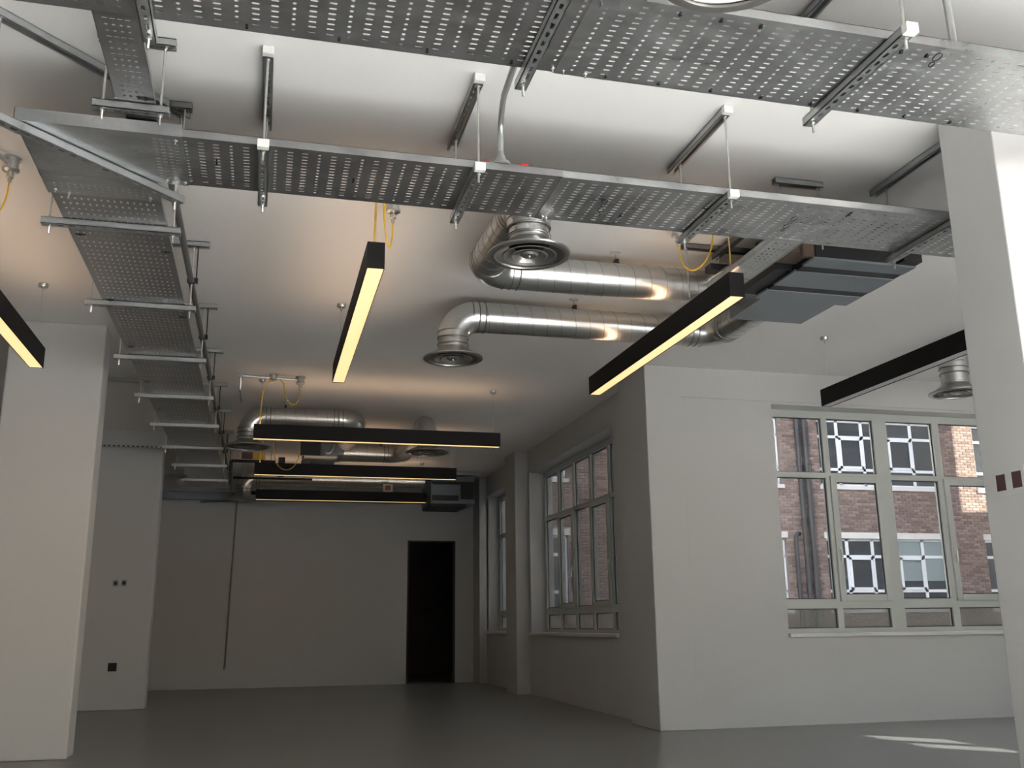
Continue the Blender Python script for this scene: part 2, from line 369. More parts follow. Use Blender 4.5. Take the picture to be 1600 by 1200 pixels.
# bricks
PX, PZ = 0.240, 0.080; BW, BH, BD = 0.228, 0.067, 0.012
bme = bpy.data.meshes.new('brick')
bme.from_pydata([(-BW/2,0,-BH/2),(BW/2,0,-BH/2),(BW/2,0,BH/2),(-BW/2,0,BH/2),(-BW/2+.004,-BD,-BH/2+.004),(BW/2-.004,-BD,-BH/2+.004),(BW/2-.004,-BD,BH/2-.004),(-BW/2+.004,-BD,BH/2-.004)], [],
                [(4,5,6,7),(0,1,5,4),(1,2,6,5),(2,3,7,6),(3,0,4,7)])
bme.materials.append(MATS['brick_single'])
many = MB(); singles = 0
row = 0; z = BZ0+.04
while z < BZ1-.04:
    x = BX0 + (PX/2 if row % 2 else 0) + .12
    while x < BX1-.12:
        l_, r_ = x-BW/2, x+BW/2
        for a,b,c,d in wins:
            if c-.035 < z < d+.035:
                if l_ < a < r_: r_ = a-.006
                elif l_ < b < r_: l_ = b+.006
                elif a <= l_ and r_ <= b: r_ = l_
        if r_-l_ > .04:
            vis = 15.4 < x < 19.5 and 3.28 < z < 4.55
            if vis and singles < 300:
                o = bpy.data.objects.new('brick', bme); COL.objects.link(o); o.parent = bld
                o.location = (x-15, random.uniform(-.003,.003), z+.25); singles += 1
            else:
                kx = (r_-l_)/BW; cx = (l_+r_)/2
                many.add([(cx+p.co.x*kx, FYB+p.co.y, z+p.co.z) for p in bme.vertices], [tuple(p.vertices) for p in bme.polygons])
        x += PX
    z += PZ; row += 1
mo = many.build('bricks', 'brick_many', bld); mo['kind'] = 'stuff'
for wi, (a, b, c, d) in enumerate(wins):
    lw = (b-a)/5 if b-a > 3.3 else .83; n = max(1, round((b-a)/lw)); lw = (b-a)/n
    wp = MB(); T = .075
    fy0, fy1 = FYB+.09, FYB+.16
    wp.box((a,fy0,d-T),(b,fy1,d)).box((a,fy0,c),(b,fy1,c+T)).box((a,fy0,d-.55),(b,fy1,d-.47)).box((a,fy0,c+.46),(b,fy1,c+.54))
    ed = [a+k*lw for k in range(n+1)]
    if abs(a-15.42) < .01: ed = [15.42,16.12,16.94,17.76,18.60,19.45]
    for k in range(n+1): wp.box((max(a,ed[k]-.045),fy0,c),(min(b,ed[k]+.045),fy1,d))
    wo = wp.build('window_frame', 'upvc_white', bld)
    for k in range(n):
        if k % 2 == 1:      # opening lights with their own frames
            q = MB(); u0_, u1_ = ed[k]+.03, ed[k+1]-.03; zz0, zz1 = c+.53, d-.53
            q.box((u0_,fy0-.03,zz0),(u0_+.07,fy0,zz1)).box((u1_-.07,fy0-.03,zz0),(u1_,fy0,zz1)).box((u0_,fy0-.03,zz1-.07),(u1_,fy0,zz1)).box((u0_,fy0-.03,zz0),(u1_,fy0,zz0+.07))
            q.build('opening_light', 'upvc_white', wo)
        MB().box((ed[k]+.03,fy0+.03,c+.03),(ed[k+1]-.03,fy0+.035,d-.03)).build('pane', 'far_glass', wo)
    MB().box((a-.06,FYB-.03,d-.01),(b+.06,FYB+.2,d+.16)).build('lintel', 'stone', bld)
    MB().box((a-.06,FYB-.07,c-.10),(b+.06,FYB+.2,c+.01)).build('stone_sill', 'stone', bld)
# blinds behind two lower lights
for x0 in (17.82, 18.66): MB().box((x0,FYB+.118,1.95),(x0+.72,FYB+.1195,3.08)).build('blind', 'blind_fabric', bld)
def iron(x0, y0, z0, z1, r, name='drainpipe'):
    p = MB().tube([(x0,y0,z0),(x0,y0,z1)], r, 14)
    for k in range(int((z1-z0)/1.7)+1): p.tube([(x0,y0,z0+.3+1.7*k),(x0,y0,z0+.42+1.7*k)], r*1.25, 14)
    return p.build(name, 'iron_pipe', bld, smooth=True)
iron(14.70, FYB-.12, -.25, 8.5, .075); iron(14.93, FYB-.13, -.25, 10.4, .085); iron(14.40, FYB-.11, -.25, 3.05, .06)
MB().tube(bez((14.40,FYB-.11,3.05),(14.40,FYB-.11,3.2),(14.5,FYB-.06,3.25),(14.6,FYB+.02,3.25),8), .06, 12).build('drain_bend','iron_pipe',bld,smooth=True)

# ------------------------------------------------------------------ strut channels and hangers
def channel(mb, p0, p1, slots='down', w=.041, h=.032):
    """C channel from p0 to p1 (points on its top centre line); perforated web down or up"""
    p0, p1 = Vector(p0), Vector(p1); U = (p1-p0).normalized(); V = Z.cross(U); L = (p1-p0).length
    O = p0 - V*w/2
    zz = -h if slots == 'down' else -.003
    mb.perf(O+Z*zz, U, V, Z, L, w, .003, .05, w-.008, [(.014,.0065)], .006, .003)
    for v in ((0,.003),(w-.003,w)): mb.fbox(O,U,V,Z,(0,L),v,(-h,0))
    zl = (-.003,0) if slots == 'down' else (-h,-h+.003)
    for v in ((0,.010),(w-.010,w)): mb.fbox(O,U,V,Z,(0,L),v,zl)
    return mb
def nut(mb, c, r=.0095, h=.009):
    mb.tube([Vector(c)-Z*h/2, Vector(c)+Z*h/2], r, 6)
def hanger(label, a, b, zbar, ztop=CZ-.004, caps=(False,False), topa=None, topb=None, group='trapeze hangers under the cable trays', inset=.035, capend=True):
    """two rods from a ceiling channel to a bar below; a and b are (x, y) ends of the bar"""
    a, b = Vector((*a, 0)), Vector((*b, 0)); ta = Vector((*topa,0)) if topa else a; tb = Vector((*topb,0)) if topb else b
    t = thing('trapeze_hanger', label, 'hanger', ((a+b)/2)+Z*zbar, group)
    channel(MB(), a+Z*zbar, b+Z*zbar, 'down').build('bar', 'zinc', t)
    channel(MB(), ta+Z*ztop, tb+Z*ztop, 'up').build('ceiling_channel', 'zinc', t)
    d = (b-a).normalized()
    for e, s in ((a, 1), (b, -1)):
        p = e + d*s*inset; rod = MB().tube([p+Z*(zbar-.075), p+Z*(ztop-.02)], .005, 8)
        ro = rod.build('threaded_rod', 'zinc_rod', t, smooth=True)
        for zn in (zbar-.0375, zbar+.006, ztop-.038):
            n = MB(); nut(n, p+Z*zn); n.build('nut', 'zinc_rod', ro)
    V = Z.cross(d)
    if capend:
        for (q, zz) in ((a, zbar), (ta, ztop)):
            MB().fbox(q+Z*zz, d, V, Z, (-.006,.022), (-.0225,.0225), (-.035,.0005)).build('end_cap', 'white_plastic', t, bevel=.002)
    return t

# ------------------------------------------------------------------ cable trays
TZ = 2.74
KIND = [(.006,.006),(.012,.0045),(.012,.0045)]
def tray_section(mb, O, U, V, L, W, fl=.032, up=True, near=True, far=True, kinds=KIND, pu=.058, pv=.0275):
    mb.perf(O,U,V,Z,L,W,.0016,pu,pv,kinds,.006,.018)
    if near: mb.fbox(O,U,V,Z,(0,L),(0,.002),(0,fl)); mb.fbox(O,U,V,Z,(0,L),(0,.010),(fl-.002,fl)); 
    if far: mb.fbox(O,U,V,Z,(0,L),(W-.002,W),(0,fl)); mb.fbox(O,U,V,Z,(0,L),(W-.010,W),(fl-.002,fl))
    if near: mb.fbox(O-V*.003,U,V,Z,(0,L),(0,.004),(-.003,.002))
    return mb
def bolts(root, pts):
    for p in pts:
        b = MB().tube([Vector(p)-Z*.016, Vector(p)+Z*.004], .003, 6); b.lathe([(0,.0),(.008,0),(.007,-.004),(0,-.0045)], p, 10)
        b.build('bolt', 'zinc_rod', root)
def ties(root, pts, d=Y, l=.022):
    for p in pts:
        V = Z.cross(d)
        MB().fbox(Vector(p), d, V, Z, (-l/2,l/2), (-.003,.003), (-.004,.0)).fbox(Vector(p), d, V, Z, (-.006,.004), (-.0045,.0045), (-.008,0)).build('cable_tie', 'black_plastic', root)
def tie_chain(root, p, d, n=4):
    V = Z.cross(d)
    mb = MB()
    for k in range(n):
        c = Vector(p)+d*(k*.045)-Z*.012
        rx, ry = (.024,.013) if k % 2 == 0 else (.015,.008)
        mb.tube([c+d*rx*math.cos(a)+V*ry*math.sin(a) for a in [2*math.pi*i/16 for i in range(17)]], .002, 6, caps=False)
    mb.build('tie_loop', 'black_plastic', root, smooth=True)

# tray nearest the viewer
t1 = thing('cable_tray', 'wide perforated cable tray crossing the top of the picture', 'cable tray', (0.8,2.42,TZ), 'perforated cable trays')
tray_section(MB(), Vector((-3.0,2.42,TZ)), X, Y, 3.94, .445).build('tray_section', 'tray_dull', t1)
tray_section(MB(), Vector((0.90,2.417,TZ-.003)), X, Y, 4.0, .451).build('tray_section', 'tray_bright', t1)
bolts(t1, [(.89,2.845,TZ),(.93,2.85,TZ),(1.01,2.85,TZ-.003),(.93,2.45,TZ),(1.02,2.45,TZ)])
ties(t1, [(-.42+.29*k,2.835,TZ-.001) for k in range(5)] + [(1.08+.2*k,2.84,TZ-.004) for k in range(8)] + [(1.05+.14*k,2.45,TZ-.004) for k in range(4)] + [(2.0+.1*k,2.47,TZ-.004) for k in range(2)])
tie_chain(t1, (2.13,2.455,TZ-.004), Vector((.2,.9,0)).normalized(), 2)
MB().box((.93,2.40,TZ-.012),(1.06,2.47,TZ-.004)).build('splice_plate', 'tray_bright', t1)
# second tray with flat bend at its left end
t2 = thing('cable_tray', 'perforated cable tray crossing the room in front of the pendant lights', 'cable tray', (1.2,3.633,TZ), 'perforated cable trays')
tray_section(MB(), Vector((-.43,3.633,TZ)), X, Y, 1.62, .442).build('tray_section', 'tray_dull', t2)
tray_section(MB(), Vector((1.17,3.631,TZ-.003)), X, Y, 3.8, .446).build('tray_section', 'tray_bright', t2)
cb = MB()
co = Vector((-.985,3.630,TZ-.003))
cb.fbox(co,X,Y,Z,(.06,.47),(.06,.52),(0,.0016)); cb.fbox(co,X,Y,Z,(0,.06),(0,.52),(0,.0016)); cb.fbox(co,X,Y,Z,(.06,.47),(0,.06),(0,.0016))
cb.perf(co+X*.47,X,Y,Z,.13,.448,.0016,.026,.0275,[(.009,.004)],.003,.018)
cb.perf(co+Y*.52,X,Y,Z,.468,.13,.0016,.0275,.026,[(.004,.004)],.018,.003)
cb.fbox(co,X,Y,Z,(0,.60),(0,.003),(0,.05)); cb.fbox(co,X,Y,Z,(0,.60),(-.003,.004),(-.003,.002)); cb.fbox(co,X,Y,Z,(0,.003),(0,.65),(0,.05))
cb.build('flat_bend', 'tray_bright', t2)
rib = MB()
for k in range(2):
    for i in range(6): rib.fbox(co+X*(.30+.10*k)+Y*(.20-.02*k), Vector((.8,-.35,0)).normalized(), Vector((.35,.8,0)).normalized(), Z, (.03*i,.03*i+.016),(0,.006),(-.002,0))
rib.build('stamped_marks', 'zinc', t2)
bolts(t2, [(-.41,3.67,TZ-.003),(-.40,4.05,TZ-.003),(-.47,4.04,TZ-.003),(1.14,4.06,TZ),(1.2,4.05,TZ-.003),(1.22,4.06,TZ-.003),(-.95,4.24,TZ-.003),(-.9,4.27,TZ-.003),(-.56,4.25,TZ-.003)])
ties(t2, [(-.26,3.82,TZ-.002),(.30,3.86,TZ-.002),(1.55,3.95,TZ-.005),(2.6,3.7,TZ-.005)], Y, .05)
tie_chain(t2, (1.42,3.80,TZ-.004), Vector((.12,.9,0)).normalized(), 4); tie_chain(t2, (2.36,3.78,TZ-.004), Vector((.1,.9,0)).normalized(), 4)
# long tray along the left
t3 = thing('cable_tray', 'long perforated cable tray receding along the left side to the far wall', 'cable tray', (-.75,4.2,TZ), 'perforated cable trays')
tray_section(MB(), Vector((-.52,4.22,TZ)), Y, -X, 3.0, .455).build('tray_section', 'tray_dull', t3)
tray_section(MB(), Vector((-.518,7.20,TZ-.003)), Y, -X, 3.0, .459).build('tray_section', 'tray_dull', t3)
tray_section(MB(), Vector((-.52,10.18,TZ)), Y, -X, 3.6, .455).build('tray_section', 'tray_dull', t3)
ties(t3, [(-.93,4.75+1.0*k,TZ-.002) for k in range(5)] + [(-.55,4.9+1.1*k,TZ-.002) for k in range(5)], X, .045)
# far cross tray
t4 = thing('cable_tray', 'short cable tray crossing in front of the far wall', 'cable tray', (-.8,14.2,2.80), 'perforated cable trays')
tray_section(MB(), Vector((-1.18,13.75,2.80)), X, Y, .68, .40, fl=.07).build('tray_section', 'tray_dull', t4)
# small trays
t5 = thing('cable_tray', 'narrow perforated tray ending on a small hanger at upper left', 'cable tray', (-.56,3.0,2.86), 'perforated cable trays')
tray_section(MB(), Vector((-.49,2.0,2.86)), Y, -X, 1.62, .145, kinds=[(.0055,.0055),(.0055,.0055),(.003,.009)], pu=.036, pv=.024).build('tray_section', 'tray_dull', t5)
MB().box((-.635,3.60,2.852),(-.49,3.66,2.859)).build('end_plate', 'zinc', t5)
ties(t5, [(-.52,3.585,2.858)], X, .06)
t6 = thing('cable_tray', 'narrow perforated tray branching off towards the ceiling unit', 'cable tray', (2.48,4.1,TZ-.002), 'perforated cable trays')
tray_section(MB(), Vector((2.57,4.04,TZ-.004)), Y, -X, .78, .165, kinds=[(.006,.004),(.010,.004)], pu=.036).build('tray_section', 'tray_bright', t6)

# hangers
ZB = TZ-.003
for x_, lab in ((-.43,'trapeze hanger under the nearest tray at its left'),(.80,'trapeze hanger under the nearest tray beside the bent conduit'),(1.93,'trapeze hanger under the nearest tray at its right')):
    hanger(lab, (x_,2.32), (x_,2.945), ZB-.003)
for x_, lab in ((-.075,'trapeze hanger left of the first lit pendant under the middle tray'),(.795,'trapeze hanger under the middle tray at the bent conduit foot'),(1.945,'trapeze hanger under the middle tray left of the yellow cable loop'),(3.13,'trapeze hanger under the middle tray beside the right column')):
    hanger(lab, (x_,3.575), (x_,4.145), ZB-.003, topa=(x_,3.575), topb=(x_,4.22))
hanger('diagonal trapeze hanger under the flat bend of the tray', (-1.08,3.545), (-.425,4.20), ZB-.003, capend=False)
hanger('small trapeze hanger under the end of the narrow tray', (-.715,3.63), (-.435,3.63), 2.85, capend=False, topa=(-.72,3.63), topb=(-.43,3.63))
ords = ['first','second','third','fourth','fifth','sixth','seventh','eighth']
for k in range(8):
    yk = 4.58+1.2*k
    hanger(f'{ords[k]} trapeze hanger from the front under the long left tray', (-1.07,yk), (-.455,yk), ZB, capend=False, topa=(-1.55,yk) if k == 4 else (-1.07,yk), topb=(-.40,yk))
tb = thing('strut_bar', 'slotted strut bar fixed across the wall stub below the ceiling', 'bar', (-1.5,11.9,2.95))
channel(MB(), (-2.6,11.925,2.965), (-1.04,11.925,2.965), 'down').fbox(Vector((-2.6,11.90,2.965)),X,Y,Z,(0,1.56),(0,.05),(-.003,0)).build('channel', 'zinc', tb)
sb = MB()
for k in range(30): sb.box((-2.58+.052*k,11.9035,2.939),(-2.555+.052*k,11.9045,2.953))
sb.build('slots', 'dark_gasket', tb)

# conduit along the long tray
cd = thing('conduit_pipe', 'dark steel conduit clipped alongside the long left tray', 'pipe', (-.5,4.3,2.9))
MB().tube([(-.495,4.25,2.9),(-.49,13.2,2.9)], .018, 14).build('pipe', 'seam_steel', cd, smooth=True)
for k in range(7):
    yk = 5.78+1.2*k
    c = MB().tube([(-.494,yk-.012,2.9),(-.494,yk+.012,2.9)], .024, 12); c.box((-.475,yk-.01,2.885),(-.455,yk+.01,2.915)); c.tube([(-.465,yk,2.9),(-.465,yk,3.13)], .004, 8)
    c.build('pipe_clip', 'black_plastic', cd)

# bent conduit with bell foot between the two trays
bc = thing('bent_conduit', 'bent galvanised conduit with bell foot standing on the middle tray', 'conduit', (.905,3.665,2.775))
path = [(.905,3.665,2.80),(.905,3.665,2.90)] + bez((.905,3.665,2.92),(.905,3.665,2.99),(.885,3.55,3.0),(.86,3.42,2.955),10) + bez((.85,3.38,2.94),(.82,3.2,2.87),(.79,3.0,2.83),(.77,2.75,2.80),8)
MB().tube(path, .0125, 14).build('pipe', 'zinc', bc, smooth=True)
MB().lathe([(.0125,.065),(.016,.05),(.024,.025),(.040,.012),(.044,.0),(0,0)], (.905,3.665,2.776), 24).build('bell_foot', 'grey_plastic', bc, smooth=True)
MB().box((.835,3.640,2.768),(.99,3.69,2.777)).build('base_plate', 'zinc', bc)
rd = MB().box((.985,3.636,2.768),(1.02,3.66,2.782)).box((.83,3.634,2.768),(.838,3.655,2.784)); rd.build('red_tape', 'red_plastic', bc)
for p in ((1.20,2.45,'upright conduit rising from the nearest tray at upper right'),):
    vc = thing('conduit_pipe', p[2], 'pipe', (2.20,2.45,TZ))
    MB().tube([(2.195,2.445,TZ+.01),(2.195,2.46,CZ-.01)], .0125, 12).build('pipe', 'zinc', vc, smooth=True)
    MB().tube([(2.195,2.445,TZ+.0),(2.195,2.445,TZ+.03)], .018, 12).build('coupler', 'zinc', vc, smooth=True)

# ------------------------------------------------------------------ pendant lights
def pendant(label, c, d, L=2.36, lit=True, cup_in=.06, zb=2.575, w=.086, h=.138):
    d = Vector(d); V = Z.cross(d); c = Vector((c[0], c[1], zb))
    t = thing('pendant_light', label, 'pendant light', c, 'linear pendant lights')
    hs = MB(); e = .003
    hs.fbox(c,d,V,Z,(-L/2,L/2),(-w/2,-w/2+e),(0,h)).fbox(c,d,V,Z,(-L/2,L/2),(w/2-e,w/2),(0,h))
    hs.fbox(c,d,V,Z,(-L/2+e,L/2-e),(-w/2+e,w/2-e),(h*.45,h*.55))
    hs.build('housing', 'black_coat', t)
    for s in (-1, 1):
        MB().fbox(c,d,V,Z,(s*L/2-(e if s > 0 else 0),s*L/2+(0 if s > 0 else e)),(-w/2+e,w/2-e),(0,h)).build('end_plate', 'black_coat', t)
    MB().fbox(c,d,V,Z,(-L/2+e,L/2-e),(-w/2+e,w/2-e),(.004,.008)).build('diffuser', 'lamp_warm' if lit else 'lamp_off', t)
    MB().fbox(c,d,V,Z,(-L/2+e,L/2-e),(-w/2+.012,w/2-.012),(h-.012,h-.008)).build('uplight_strip', 'lamp_up' if lit else 'lamp_off', t)
    for s in (-1, 1):
        p = c + d*s*(L/2-cup_in)
        wr = MB().tube([p+Z*(h-.02), Vector((p.x,p.y,CZ-.03))], .0012, 6).build('suspension_wire', 'zinc_rod', t)
        MB().tube([p+Z*(h-.008), p+Z*(h+.02)], .005, 8).build('grip', 'zinc_rod', wr)
        q = Vector((p.x,p.y,CZ))
        MB().lathe([(0,-.05),(.006,-.05),(.007,-.028),(.028,-.026),(.032,-.02),(.032,0),(0,0)], q, 20).build('ceiling_cup', 'zinc', t, smooth=True)
    return t
LY = 5.655
lampA = pendant('lit pendant light cut by the left edge of the picture', (-1.525,LY), Y)
lampB = pendant('lit pendant light hanging left of the round ceiling diffusers', (.470,LY), Y)
lampC = pendant('lit pendant light in front of the ceiling unit', (2.412,LY), Y)
lampD = pendant('unlit pendant light before the wide window', (4.41,LY), Y, lit=False)
lampE = pendant('nearest of the three lit pendants hung crosswise at the back', (1.045,9.17), X)
lampF = pendant('middle of the three lit pendants hung crosswise at the back', (1.045,11.42), X)
lampG = pendant('farthest of the three lit pendants hung crosswise at the back', (1.055,13.72), X)
def cable(lamp, pts, r=.0045):
    MB().tube(pts, r, 8).build('power_cable', 'yellow_cable', lamp, smooth=True)
def droop(a, b, sag, n=14):
    a, b = Vector(a), Vector(b); s = Z*sag*1.35
    return bez(a, a-s, b-s, b, n)
LT = 2.575+.138
def junction(label, c, conduit_to=None):
    t = thing('conduit_box', label, 'junction box', (c[0],c[1],CZ), 'round conduit boxes on the ceiling')
    MB().lathe([(0,0),(.045,0),(.046,-.008),(.034,-.010),(.034,-.052),(.040,-.054),(.040,-.066),(.034,-.070),(0,-.070)], (c[0],c[1],CZ), 24).build('box', 'zinc', t, smooth=True)
    MB().lathe([(0,-.068),(.014,-.068),(.014,-.088),(.018,-.090),(.018,-.104),(.010,-.108),(.010,-.128),(0,-.128)], (c[0],c[1],CZ), 12).build('cable_gland', 'zinc_rod', t, smooth=True)
    if conduit_to is not None:
        cc = MB().tube([(c[0],c[1],CZ-.032), (conduit_to[0],conduit_to[1],CZ-.032)], .0125, 12)
        cc.build('conduit', 'zinc', t, smooth=True)
    return (c[0], c[1], CZ-.128)
g = junction('round conduit box above the left edge pendant', (-1.30,4.86), (-1.55,4.3))
cable(lampA, droop(g, (-1.45,4.80,CZ-.05), .22) + bez((-1.46,4.79,CZ-.02),(-1.51,4.6,CZ-.02),(-1.525,4.56,3.0),(-1.525,4.56,LT),8))
g = junction('round conduit box beside the first lit pendant', (.605,4.93))
cable(lampB, droop(g, (.545,4.85,CZ-.02), .20)); cable(lampB, bez((.545,4.85,CZ-.02),(.50,4.75,CZ+.0),(.475,4.6,3.1),(.470,4.56,LT),12), .006)
g = junction('round conduit box beside the pendant before the ceiling unit', (2.28,4.90))
cable(lampC, droop(g, (2.46,4.80,CZ-.03), .20)); cable(lampC, bez((2.46,4.80,CZ-.03),(2.48,4.70,CZ-.01),(2.425,4.54,3.1),(2.415,4.54,LT),12))
g = junction('conduit box at the end of the surface conduit over the rear pendants', (.27,9.0), (-.27,8.93))
rc = thing('conduit_pipe', 'surface conduit dropping from the ceiling above the rear left duct', 'pipe', (-.27,8.93,CZ))
MB().tube([(-.27,8.93,CZ-.032),(-.268,8.95,3.0),(-.262,9.4,2.98),(-.26,9.9,3.1)], .0125, 10).build('pipe', 'zinc', rc, smooth=True)
MB().box((-.295,8.905,CZ-.05),(-.245,8.955,CZ)).build('elbow_box', 'zinc', rc); 
MB().lathe([(0,0),(.035,0),(.035,-.045),(0,-.045)], (.02,8.97,CZ), 16).build('conduit_box', 'zinc', rc, smooth=True)
cable(lampE, droop(g, (.12,9.02,CZ-.06), .17) + bez((.11,9.02,CZ-.06),(.07,9.03,CZ-.0),(.05,9.03,CZ-.02),(.02,9.03,CZ-.045),6))
cable(lampE, bez((.02,9.03,CZ-.045),(-.08,9.05,CZ-.06),(-.075,9.12,3.0),(-.08,9.17,LT),12))
cable(lampF, droop((.07,11.2,2.85),(.36,11.2,2.85), .24)); cable(lampF, bez((.07,11.2,2.85),(.05,11.2,3.1),(-.08,11.4,3.1),(-.08,11.42,LT),10))

# ------------------------------------------------------------------ ducts and diffusers
DZc, DR = 2.962, .107
def diffuser(label, c, zf, ztop=None, R=.205, neck=.10):
    t = thing('air_diffuser', label, 'air diffuser', (c[0],c[1],zf), 'round ceiling diffusers')
    q = (c[0],c[1],zf)
    MB().lathe([(R-.006,-.004),(R,.0),(R,.008),(R-.02,.014),(neck+.012,.060),(neck+.004,.075),(neck,.075),(neck+.004,.058),(R-.028,.008),(R-.030,.0)], q, 48, closed=True).build('outer_cone', 'diffuser_steel', t, smooth=True)
    MB().lathe([(R-.002,.0),(R-.016,-.007),(R-.032,-.004),(R-.034,.003)], q, 48).build('rim', 'diffuser_steel', t, smooth=True)
    for k, (a, b, z0, z1) in enumerate(((.135,.080,.000,.045),(.092,.048,-.002,.040))):
        MB().lathe([(a,z0),(a-.006,z0-.004),(b+.006,z1),(b,z1+.004),(a-.010,z0+.004)], q, 40, closed=True).build('inner_cone', 'diffuser_steel', t, smooth=True)
    MB().lathe([(0,-.006),(.035,-.004),(.045,.006),(.030,.035),(0,.035)], q, 32).build('centre_disc', 'diffuser_steel', t, smooth=True)
    MB().lathe([(0,-.012),(.006,-.012),(.007,-.004)], q, 10).build('screw', 'zinc_rod', t)
    MB().lathe([(neck,.06),(neck,.075),(.0,.075)], q, 32).build('damper', 'black_plastic', t)
    if ztop:
        n = MB().lathe([(neck,.065),(neck,ztop-zf)], q, 32)
        for zz in (.09, .16): 
            if zz < ztop-zf: n.lathe([(neck,zz-.004),(neck+.003,zz),(neck,zz+.004)], q, 32)
        n.build('neck', 'duct_steel', t, smooth=True)
    return t
def helix(mb, p0, p1, r, pitch=.105):
    p0, p1 = Vector(p0), Vector(p1); d = (p1-p0).normalized(); L = (p1-p0).length; a = d.orthogonal().normalized(); b = d.cross(a)
    n = max(8, int(L/pitch*24)); mb.tube([p0+d*(L*i/n)+(a*math.cos(2*math.pi*L*i/n/pitch)+b*math.sin(2*math.pi*L*i/n/pitch))*r for i in range(n+1)], .0013, 5)
def duct(label, runs, r=DR):
    """runs: list of ('s', p0, p1) straights and ('e', p, d0, d1, R) elbows"""
    t = thing('spiral_duct', label, 'duct', runs[0][1], 'galvanised spiral ducts')
    for q in runs:
        if q[0] == 's':
            o = MB().tube([q[1], q[2]], r, 36).build('duct_run', 'duct_steel', t, smooth=True)
            s = MB(); helix(s, q[1], q[2], r+.0005); s.build('spiral_seam', 'seam_steel', o, smooth=True)
        else:
            pth = arc(q[1], q[2], q[3], q[4], 12)
            o = MB().tube(pth, r+.002, 36).build('elbow', 'duct_steel', t, smooth=True)
            c = MB()
            for P, D in ((Vector(pth[0]), q[2]), (Vector(pth[-1]), q[3])):
                for off in (-.045, 0, .045):
                    c.tube([P+D*(off-.004), P+D*off, P+D*(off+.004)], [r+.002, r+.0042, r+.002], 36, caps=False)
            c.build('collar_bead', 'seam_steel', o, smooth=True)
    return t
def duct_hanger(label, x, y, z=DZc, r=DR):
    t = thing('duct_hanger', label, 'hanger', (x,y,CZ), 'rod hangers holding the ducts')
    MB().tube([(x,y,CZ-.005),(x,y,z+r)], .004, 8).build('rod', 'zinc_rod', t)
    MB().box((x-.03,y-.012,CZ-.012),(x+.03,y+.012,CZ)).build('bracket', 'zinc', t)
    MB().box((x-.012,y-.025,z+r-.03),(x+.012,y+.02,z+r+.03)).build('clamp', 'black_plastic', t, bevel=.003)
ER = .17
# duct to the nearer diffuser
A0, A1 = 1.21, 2.90
duct('spiral duct feeding the nearer diffuser behind the middle tray', [
    ('s', (A1,5.38,DZc), (A0+ER,5.38,DZc)), ('e', (A0+ER,5.38,DZc), -X, -Y, ER), ('s', (A0,5.38-ER,DZc), (A0,4.33+ER,DZc)), ('e', (A0,4.33+ER,DZc), -Y, -Z, ER)])
diffuser('round diffuser hanging just below the middle tray', (A0,4.33), 2.65, 2.80)
duct('spiral duct feeding the lone diffuser in the middle of the ceiling', [
    ('s', (3.02,6.30,DZc), (1.205+ER,6.30,DZc)), ('e', (1.205+ER,6.30,DZc), -X, -Z, ER),
    ('e', (3.20,6.30-.185,DZc), Y, -X, .185), ('s', (3.20,6.115,DZc), (3.20,5.45,DZc))])
diffuser('round diffuser at the end of the duct in mid ceiling', (1.205,6.30), 2.65, 2.80)
duct_hanger('rod hanger on the duct of the nearer diffuser', 2.07, 5.38)
duct_hanger('rod hanger on the duct of the mid ceiling diffuser', 2.09, 6.30)
duct_hanger('rod hanger on the bend behind the ceiling unit', 3.12, 6.05)
diffuser('large round diffuser cut by the top edge of the picture', (1.105,1.955), 2.53, 2.80)
duct('duct above the diffuser at the top edge', [('e', (1.105,1.955,2.80), Z, X, ER), ('s', (1.105+ER,1.955,2.97), (4.2,1.955,2.97))])
diffuser('round diffuser half hidden behind the right column', (5.23,6.30), 2.60, 2.80)
duct('duct above the diffuser behind the right column', [('e', (5.23,6.30,2.80), Z, X, ER), ('s', (5.23+ER,6.30,2.97), (7.0,6.30,2.97))])
# rear ducts
duct('rear spiral duct feeding the diffuser beside the long tray', [
    ('s', (.70,10.02,DZc), (-.2+ER,10.02,DZc)), ('e', (-.2+ER,10.02,DZc), -X, -Z, ER), ('e', (.885,10.205,DZc), -Y, -X, .185), ('s', (.885,10.205,DZc), (.885,11.2,DZc))])
diffuser('rear round diffuser beside the long tray', (-.2,10.02), 2.65, 2.80, R=.23)
duct('rear spiral duct behind the nearest crosswise pendant', [
    ('s', (.85,12.0,DZc), (1.46,12.0,DZc)), ('e', (1.46,12.0,DZc), X, -Y, .18), ('s', (1.64,11.82,DZc), (1.64,10.2,DZc)), ('e', (1.64,10.2,DZc), -Y, -Z, ER)])
diffuser('rear round diffuser right of the crosswise pendants', (1.64,10.03), 2.65, 2.80, R=.23)
duct('far spiral duct above the farthest crosswise pendant', [
    ('s', (2.3,14.3,DZc), (-.3+ER,14.3,DZc)), ('e', (-.3+ER,14.3,DZc), -X, -Z, ER)])
diffuser('far round diffuser near the far wall', (-.3,14.3), 2.65, 2.80)
duct_hanger('rod hanger on the rear duct beside the long tray', .16, 10.02)
duct_hanger('rod hanger on the rear duct by its right diffuser', 1.64, 11.04)
duct_hanger('rod hanger on the rear duct behind the nearest crosswise pendant', 1.38, 12.0)
duct_hanger('rod hanger on the far duct', 1.2, 14.3)

